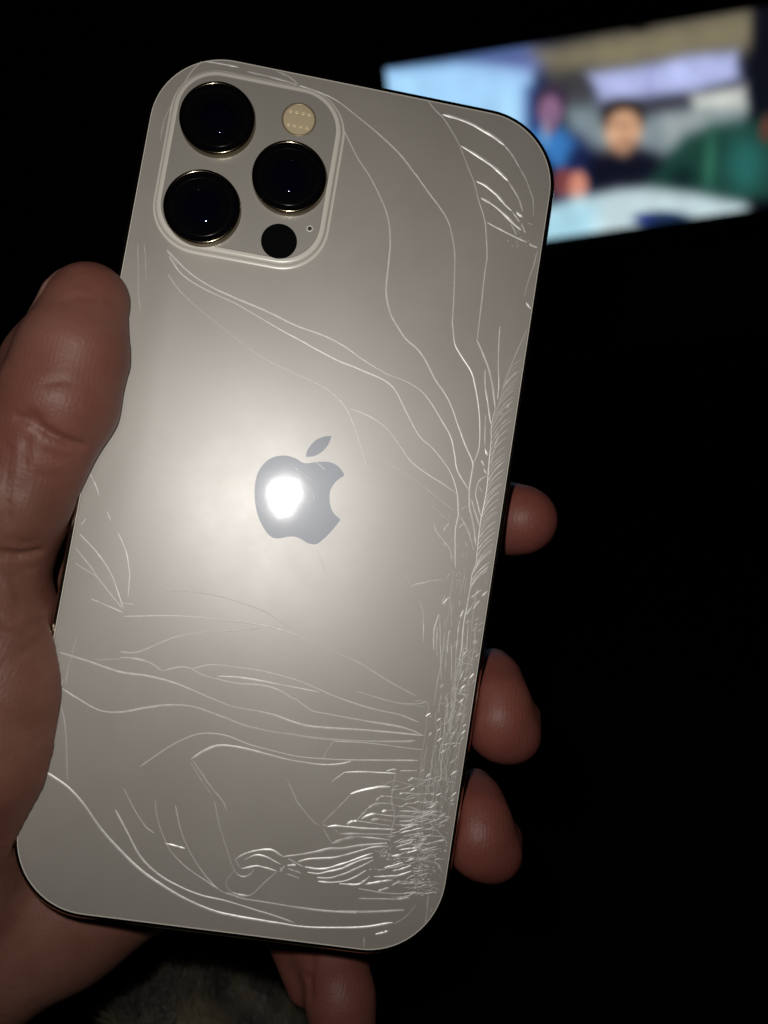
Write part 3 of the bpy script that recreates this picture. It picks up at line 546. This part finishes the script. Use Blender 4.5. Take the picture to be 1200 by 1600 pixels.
def surface_nets(G):
    ins = G < 0
    nx, ny, nz = G.shape
    acc = np.zeros((nx - 1, ny - 1, nz - 1), np.int8)
    for a in (0, 1):
        for b_ in (0, 1):
            for c_ in (0, 1): acc += ins[a:nx - 1 + a, b_:ny - 1 + b_, c_:nz - 1 + c_]
    act = (acc > 0) & (acc < 8); idx = np.argwhere(act)
    ID = np.full(act.shape, -1, np.int64); ID[act] = np.arange(len(idx))
    cor = [(a, b_, c_) for a in (0, 1) for b_ in (0, 1) for c_ in (0, 1)]
    val = np.stack([G[idx[:, 0] + a, idx[:, 1] + b_, idx[:, 2] + c_] for a, b_, c_ in cor], 1)
    sm = np.zeros((len(idx), 3)); cnt = np.zeros(len(idx))
    for i in range(8):
        for j in range(i + 1, 8):
            if sum(abs(x - y) for x, y in zip(cor[i], cor[j])) != 1: continue
            m = (val[:, i] < 0) != (val[:, j] < 0); t = val[:, i] / (val[:, i] - val[:, j] + 1e-12)
            sm += np.where(m[:, None], np.array(cor[i]) + t[:, None] * (np.array(cor[j]) - np.array(cor[i])), 0); cnt += m
    V = idx + sm / cnt[:, None]
    F = []
    for axn in range(3):
        o1, o2 = [(1, 2), (2, 0), (0, 1)][axn]
        a = ins[tuple(slice(0, -1) if k == axn else slice(1, -1) for k in range(3))]; b_ = ins[tuple(slice(1, None) if k == axn else slice(1, -1) for k in range(3))]
        for sel, flip in ((a & ~b_, False), (~a & b_, True)):
            e = np.argwhere(sel)
            e = e + np.array([0 if k == axn else 1 for k in range(3)])
            d1 = np.eye(3, dtype=int)[o1]; d2 = np.eye(3, dtype=int)[o2]
            q = np.stack([ID[tuple((e - d1 - d2).T)], ID[tuple((e - d2).T)], ID[tuple(e.T)], ID[tuple((e - d1).T)]], 1)
            F.append(q[:, ::-1] if flip else q)
    return V, np.vstack(F)
V, F = surface_nets(G)
Vi = np.clip(np.round(V).astype(int), 0, np.array(G.shape) - 1); rud = RUD[Vi[:, 0], Vi[:, 1], Vi[:, 2]]
V = V * H_ + LO
E_ = np.concatenate([F[:, [0, 1]], F[:, [1, 2]], F[:, [2, 3]], F[:, [3, 0]]])           # relax the grid steps a little
dg = np.bincount(E_[:, 0], minlength=len(V)) + np.bincount(E_[:, 1], minlength=len(V))
for lam in (0.5, 0.5, -0.35, 0.5, -0.3):
    av = np.stack([np.bincount(E_[:, 0], V[E_[:, 1], k], len(V)) + np.bincount(E_[:, 1], V[E_[:, 0], k], len(V)) for k in range(3)], 1) / np.maximum(dg, 1)[:, None]
    V = V + lam * (av - V)
hand = mesh_obj('hand', V, F, M_skin, matrix=M_PHONE)
a = hand.data.attributes.new('ruddy', 'FLOAT', 'POINT'); a.data.foreach_set('value', rud.astype(np.float32))
tag(hand, 'bare brown-skinned hand gripping the cracked phone, thumb over one edge and fingertips round the other', 'hand')
# thumbnail, wrapped on the skin
A0, A1 = P3(108, 545, -1.0), P3(140, 466, -0.5)
axd = (A1 - A0) / np.linalg.norm(A1 - A0); e1 = np.cross(np.array([0, 0, 1.0]), axd); e1 /= np.linalg.norm(e1); e2 = np.cross(axd, e1)
if e2[2] < 0: e2 = -e2
if e1[0] > 0: e1 = -e1
nu, nv = 22, 18; Q0 = []; DD = []; EE = []
for i in range(nu):
    s = i / (nu - 1); L = np.linalg.norm(A1 - A0) + 3.0
    for j in range(nv):
        tq = j / (nv - 1) * 2 - 1
        th = math.radians(2 + 52 * tq * (1 - 0.10 * (2 * s - 1) ** 2)); ss = 0.28 + 0.66 * s + (0.05 if s > .5 else -0.10) * (1 - tq * tq) * abs(2 * s - 1)
        d = e1 * math.cos(th) + e2 * math.sin(th) + axd * max(0, s - .6) * 0.8; d /= np.linalg.norm(d)
        Q0.append(A0 + axd * L * ss + d * 16); DD.append(d); EE.append(min(1, min(s, 1 - s) * 2 * (1 - abs(tq)) * 6))
Q0 = np.array(Q0); DD = np.array(DD)
for _ in range(40): Q0 = Q0 - DD * (sd_hand(Q0.astype(np.float32), False) * 0.9)[:, None]
NV = Q0 + DD * (-0.12 + 0.34 * np.array(EE))[:, None]
NF = [(i * nv + j, i * nv + j + 1, (i + 1) * nv + j + 1, (i + 1) * nv + j) for i in range(nu - 1) for j in range(nv - 1)]
nail = mesh_obj('thumbnail', NV, NF, M_nail, hand)

# ------------------------------------------------------------------ the television, far behind and out of focus
M_bezel = simple('black_plastic', base=(0.012, 0.012, 0.013), rough=0.35)
DTV = 2.2
def cam_ray(u, v): d = np.array([(u - CU) / FPX, (CV - v) / FPX, -1.0]); return R_WC @ d
dc = cam_ray(936, 207); tv_c = CAM_POS + dc * DTV
yaw = math.radians(-4)
tvx = np.array([math.cos(yaw), math.sin(yaw), 0]); tvn = np.array([math.sin(yaw), -math.cos(yaw), 0]); tvz = np.array([0, 0, 1.0])
def on_tv(u, v):
    d = cam_ray(u, v); s = ((tv_c - CAM_POS) @ tvn) / (d @ tvn); q = CAM_POS + d * s - tv_c; return q @ tvx, q @ tvz
cs = [on_tv(*q) for q in ((608, 100), (1240, 10), (633, 414), (1265, 305))]
TW = ((cs[1][0] - cs[0][0]) + (cs[3][0] - cs[2][0])) / 2; TH = ((cs[0][1] - cs[2][1]) + (cs[1][1] - cs[3][1])) / 2
print('TV', TW, TH, cs)
mc = np.mean(cs, 0); tv_c = tv_c + tvx * mc[0] + tvz * mc[1]
M_TV = Matrix([[tvx[i], tvz[i], tvn[i], tv_c[i]] for i in range(3)] + [[0, 0, 0, 1]])   # local x across, y up, z out of the screen
tv = empty('television', M_TV); tag(tv, 'lit television on the dark wall, its picture showing three seated people round a table', 'television')
PH = TW * 9 / 16
def slab(w, h, z0, z1, r, n=4): o_ = round_rect(w, h, r, n); return loft([at_z(outset(o_, -.004), z0), at_z(o_, z0 + .006), at_z(o_, z1 - .003), at_z(outset(o_, -.003), z1)], True, True)
v, f = slab(TW + .03, max(PH, TH) + .03, -0.055, -0.006, .008); sharp(mesh_obj('back_panel', v, f, M_bezel, tv, scale=1))
oi = round_rect(TW + .004, max(PH, TH) + .004, .002, 3); oo = round_rect(TW + .032, max(PH, TH) + .032, .008, 3)
v, f = loft([at_z(oi, -0.006), at_z(oi, 0.006), at_z(outset(oo, -.002), 0.006), at_z(oo, 0.002), at_z(oo, -0.03)]); sharp(mesh_obj('bezel', v, f, M_bezel, tv, scale=1))
v, f = slab(.30, .20, -0.085, -0.053, .01); sharp(mesh_obj('wall_mount', v, f, M_bezel, tv, scale=1))
# the picture: drawn with soft shapes on a fine sheet
nx, ny = 340, 164
ss, tt = np.meshgrid((np.arange(nx)) / (nx - 1), (np.arange(ny)) / (ny - 1))
X = 608 + 632 * ss + 25 * tt; Y = 100 - 90 * ss + (314 - 19 * ss) * tt
ZX, ZY = (X - 580) * 1.935, Y * 1.935
def noise_p(x, y):
    rg = np.random.default_rng(4); z = np.zeros_like(x)
    for k in range(24):
        a = rg.uniform(0, 6.28); z += np.sin((x * math.cos(a) + y * math.sin(a)) * rg.uniform(.01, .09) + rg.uniform(0, 6.28)) / 6
    return z
img = np.zeros((ny, nx, 3)); img[:] = (10, 12, 26)
def lay(mask, c): 
    global img
    img = img * (1 - mask[..., None]) + np.array(c) * mask[..., None]
def poly(pts, c, soft=7, a=1.0):
    p = np.array(pts, float); d = np.full(ZX.shape, 1e9); ins = np.zeros(ZX.shape, bool)
    for (x0, y0), (x1, y1) in zip(p, np.roll(p, -1, 0)):
        bx_, by_ = x1 - x0, y1 - y0; h = np.clip(((ZX - x0) * bx_ + (ZY - y0) * by_) / (bx_ ** 2 + by_ ** 2 + 1e-9), 0, 1)
        d = np.minimum(d, np.hypot(ZX - x0 - h * bx_, ZY - y0 - h * by_))
        ins ^= ((y0 > ZY) != (y1 > ZY)) & (ZX < (x1 - x0) * (ZY - y0) / (y1 - y0 + 1e-9) + x0)
    lay(a / (1 + np.exp(-np.where(ins, d, -d) / (soft * 2.0) * 2)), c)
def ell(x, y, rx, ry, c, soft=.15, a=1.0): lay(a / (1 + np.exp((np.hypot((ZX - x) / rx, (ZY - y) / ry) - 1) / soft * 2)), c)
poly([(40, 185), (300, 170), (500, 185), (505, 420), (520, 800), (40, 800)], (150, 202, 245)); poly([(300, 160), (480, 128), (560, 170), (520, 215), (430, 190)], (92, 105, 180), 16)
poly([(40, 170), (480, 115), (480, 150), (260, 180), (60, 195)], (70, 105, 160), 10, .8)
poly([(500, 150), (700, 105), (790, 92), (1180, 20), (1180, 150), (950, 180), (800, 205), (650, 215), (560, 235)], (124, 114, 86), 14); ell(800, 88, 30, 10, (30, 26, 20), .3)
poly([(560, 215), (660, 215), (690, 310), (590, 320)], (60, 58, 62), 16)
poly([(590, 310), (720, 300), (1000, 310), (1160, 300), (1160, 420), (860, 470), (600, 440)], (118, 135, 142), 14)
poly([(660, 215), (850, 190), (950, 165), (1095, 155), (1112, 232), (960, 275), (860, 290), (700, 302)], (168, 178, 230), 8); poly([(830, 200), (850, 196), (855, 290), (838, 292)], (130, 135, 190), 8, .7)
poly([(700, 302), (960, 280), (975, 320), (840, 335), (700, 330)], (52, 52, 66), 9); poly([(970, 278), (1130, 248), (1150, 322), (985, 325)], (196, 200, 192), 8); poly([(890, 335), (1120, 320), (1020, 370), (960, 410), (900, 440)], (150, 160, 160), 12)
poly([(1128, 0), (1400, -40), (1400, 420), (1150, 400), (1140, 200)], (9, 11, 22), 7)
poly([(478, 260), (520, 240), (530, 400), (478, 400)], (30, 50, 110), 10); ell(550, 300, 48, 52, (58, 42, 66)); ell(548, 330, 36, 52, (128, 88, 122)); poly([(560, 380), (640, 400), (700, 470), (690, 590), (570, 600), (575, 470)], (18, 28, 72), 10); poly([(480, 395), (530, 370), (590, 378), (625, 420), (590, 500), (560, 495)], (44, 118, 196), 9); ell(545, 372, 20, 26, (120, 84, 110), .3); ell(535, 395, 10, 40, (150, 190, 225), .4, .5)
ell(770, 345, 62, 52, (22, 16, 18)); ell(772, 378, 55, 62, (204, 152, 114), .22); ell(760, 368, 40, 8, (120, 80, 62), .6, .55); ell(775, 412, 26, 9, (140, 84, 72), .6, .5); ell(745, 395, 14, 30, (222, 172, 132), .6, .6); poly([(735, 425), (810, 425), (820, 470), (720, 470)], (190, 132, 95), 8); poly([(670, 470), (735, 445), (775, 462), (815, 435), (870, 450), (895, 480), (860, 570), (680, 590)], (12, 14, 30), 9)
ell(595, 545, 34, 48, (120, 55, 58)); ell(640, 555, 30, 50, (206, 124, 100), .2)
poly([(845, 560), (900, 470), (960, 400), (1050, 365), (1180, 345), (1400, 330), (1400, 640), (1000, 575)], (22, 62, 52), 10); ell(1150, 480, 60, 75, (30, 96, 90), .5); ell(1040, 470, 16, 80, (38, 100, 78), .5); ell(960, 530, 40, 40, (10, 34, 34), .5); ell(1205, 372, 22, 40, (92, 50, 40), .35)
poly([(1165, 590), (1400, 560), (1400, 800), (1150, 800)], (8, 9, 16), 8); poly([(500, 640), (640, 590), (760, 560), (860, 552), (1000, 568), (1165, 598), (1178, 622), (1165, 660), (500, 900)], (182, 205, 210), 8); poly([(500, 640), (640, 600), (700, 620), (690, 720), (500, 900)], (150, 208, 230), 14, .8); ell(910, 652, 82, 24, (26, 46, 84), .25); ell(850, 655, 30, 14, (20, 40, 120), .3)
img = (0.86 * img + 0.14 * img.mean(-1, keepdims=True)) * 1.05
img = np.clip(img * (1 + 0.035 * noise_p(ZX, ZY))[..., None] + 3, 0, 255)
lin = np.where(img / 255 <= 0.04045, img / 255 / 12.92, ((img / 255 + 0.055) / 1.055) ** 2.4)
sv = np.stack([(ss - .5) * TW, (.5 - tt) * TH, np.full(ss.shape, 0.0)], -1).reshape(-1, 3)
ii = (np.arange(ny - 1)[:, None] * nx + np.arange(nx - 1)[None]).ravel()
sf = np.stack([ii, ii + nx, ii + nx + 1, ii + 1], 1)
M_screen, nt, b, out = new_mat('lit_screen'); em = nt.nodes.new('ShaderNodeEmission'); at = nt.nodes.new('ShaderNodeAttribute'); at.attribute_name = 'picture'
nt.links.new(at.outputs['Color'], em.inputs[0]); em.inputs[1].default_value = 1.0
gl = nt.nodes.new('ShaderNodeAddShader'); setp(b, base=(0.004, 0.004, 0.004), rough=0.3); nt.links.new(b.outputs[0], gl.inputs[0]); nt.links.new(em.outputs[0], gl.inputs[1]); nt.links.new(gl.outputs[0], out.inputs['Surface'])
scr = mesh_obj('screen', sv, sf, M_screen, tv, scale=1)
a = scr.data.attributes.new('picture', 'FLOAT_COLOR', 'POINT'); a.data.foreach_set('color', np.concatenate([lin.reshape(-1, 3), np.ones((nx * ny, 1))], 1).astype(np.float32).ravel())

# ------------------------------------------------------------------ dark wall, bedspread and fleece blanket
M_wall, nt, b, _ = new_mat('dark_wall'); setp(b, rough=0.8)
n1 = tex(nt, 'ShaderNodeTexNoise', scale=3, Detail=6.0); r1 = ramp(nt, n1.outputs['Fac'], [(0.3, (0.035, 0.04, 0.045)), (0.7, (0.05, 0.055, 0.06))]); nt.links.new(r1.outputs[0], b.inputs['Base Color'])
wp = tv_c - tvn * 0.086; M_W = Matrix([[tvx[i], tvz[i], tvn[i], wp[i]] for i in range(3)] + [[0, 0, 0, 1]])
wv = [(-3.5, -1.6, 0), (3.5, -1.6, 0), (3.5, 1.5, 0), (-3.5, 1.5, 0), (-3.5, -1.6, -.1), (3.5, -1.6, -.1), (3.5, 1.5, -.1), (-3.5, 1.5, -.1)]
wall = mesh_obj('wall', wv, [(0, 1, 2, 3), (7, 6, 5, 4), (0, 4, 5, 1), (1, 5, 6, 2), (2, 6, 7, 3), (3, 7, 4, 0)], M_wall, smooth=False, scale=1, matrix=M_W); wall['kind'] = 'structure'

def noise2(x, y, seed, octs=4, f=1.0):
    rg = np.random.default_rng(seed); z = np.zeros_like(x)
    for o_ in range(octs):
        for _ in range(4):
            a = rg.uniform(0, 2 * math.pi); ph = rg.uniform(0, 6.28); ff = f * 2 ** o_ * rg.uniform(.7, 1.3); z += np.sin((x * math.cos(a) + y * math.sin(a)) * ff + ph) * 0.5 ** o_ / 4
    return z
def sheet(x0, x1, y0, y1, n, m, fz):
    gx, gy = np.meshgrid(np.linspace(x0, x1, n), np.linspace(y0, y1, m)); gz = fz(gx, gy)
    i0 = (np.arange(m - 1)[:, None] * n + np.arange(n - 1)[None]).ravel()
    return np.stack([gx, gy, gz], -1).reshape(-1, 3), np.stack([i0, i0 + 1, i0 + n + 1, i0 + n], 1)
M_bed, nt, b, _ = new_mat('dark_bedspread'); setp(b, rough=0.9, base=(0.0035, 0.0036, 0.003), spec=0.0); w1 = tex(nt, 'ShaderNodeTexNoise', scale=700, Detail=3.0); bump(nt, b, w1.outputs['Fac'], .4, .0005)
bed_z = lambda x, y: -0.02 + 0.022 * noise2(x * 9, y * 9, 3, 3) + 0.012 * np.abs(noise2(x * 14 + y * 9, y * 4, 5, 2))
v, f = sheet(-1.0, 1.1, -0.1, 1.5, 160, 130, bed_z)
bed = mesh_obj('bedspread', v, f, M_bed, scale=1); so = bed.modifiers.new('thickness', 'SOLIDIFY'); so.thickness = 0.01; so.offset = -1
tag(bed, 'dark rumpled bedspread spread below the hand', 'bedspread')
M_fleece, nt, b, _ = new_mat('dark_fleece'); setp(b, rough=0.75, sheen=0.2)
n1 = tex(nt, 'ShaderNodeTexNoise', scale=90, Detail=5.0); r1 = ramp(nt, n1.outputs['Fac'], [(0.40, (0.008, 0.007, 0.004)), (0.64, (0.115, 0.090, 0.046))]); nt.links.new(r1.outputs[0], b.inputs['Base Color'])
# the fleece lies where rays through the lower left of the photograph meet the bed
def ground(u, v_, z): d = cam_ray(u, v_); s = (z - CAM_POS[2]) / d[2]; return CAM_POS + d * s
dq = cam_ray(255, 1545); fc = CAM_POS + dq / np.linalg.norm(dq) * 0.205; FZ = fc[2]
def fl_z(x, y):
    rr = ((x - fc[0]) / 0.052) ** 2 + ((y - fc[1]) / 0.055) ** 2
    return (FZ + 0.056) * np.exp(-rr * 0.9) + 0.0022 * noise2(x * 90, y * 90, 9, 3) - 0.062
fv, ff = sheet(fc[0] - .10, fc[0] + .10, fc[1] - .10, fc[1] + .10, 80, 80, fl_z)
fle = mesh_obj('fleece_blanket', fv, ff, M_fleece, scale=1); tag(fle, 'bunched dark brown fleece blanket with fuzzy pile, under the heel of the hand', 'blanket')
nh = 42000; hx = RNG.uniform(fc[0] - .07, fc[0] + .07, nh); hy = RNG.uniform(fc[1] - .06, fc[1] + .06, nh); hz = fl_z(hx, hy)
cl = noise2(hx * 400, hy * 400, 21, 2); dx_ = noise2(hx * 260, hy * 260, 31, 2) + RNG.normal(0, .35, nh); dy_ = noise2(hx * 260, hy * 260, 41, 2) + RNG.normal(0, .35, nh)
Lh = RNG.uniform(.003, .0065, nh) * (1 + .5 * cl); wd = RNG.uniform(.00006, .00016, nh); ang = RNG.uniform(0, math.pi, nh)
base = np.stack([hx, hy, hz], 1); side = np.stack([np.cos(ang), np.sin(ang), 0 * ang], 1) * wd[:, None]; tip = base + np.stack([dx_ * .7, dy_ * .7, np.ones(nh)], 1) * Lh[:, None]; mid = base + np.stack([dx_ * .2, dy_ * .2, np.ones(nh) * .6], 1) * Lh[:, None]
hv = np.concatenate([base - side, base + side, mid - side * .8, mid + side * .8, tip]); q = np.arange(nh)
hf = [tuple(t) for t in np.stack([q, q + nh, q + 3 * nh, q + 2 * nh], 1)] + [tuple(t) for t in np.stack([q + 2 * nh, q + 3 * nh, q + 4 * nh], 1)]
pile = mesh_obj('pile', hv, hf, M_fleece, fle, scale=1); pile['kind'] = 'stuff'
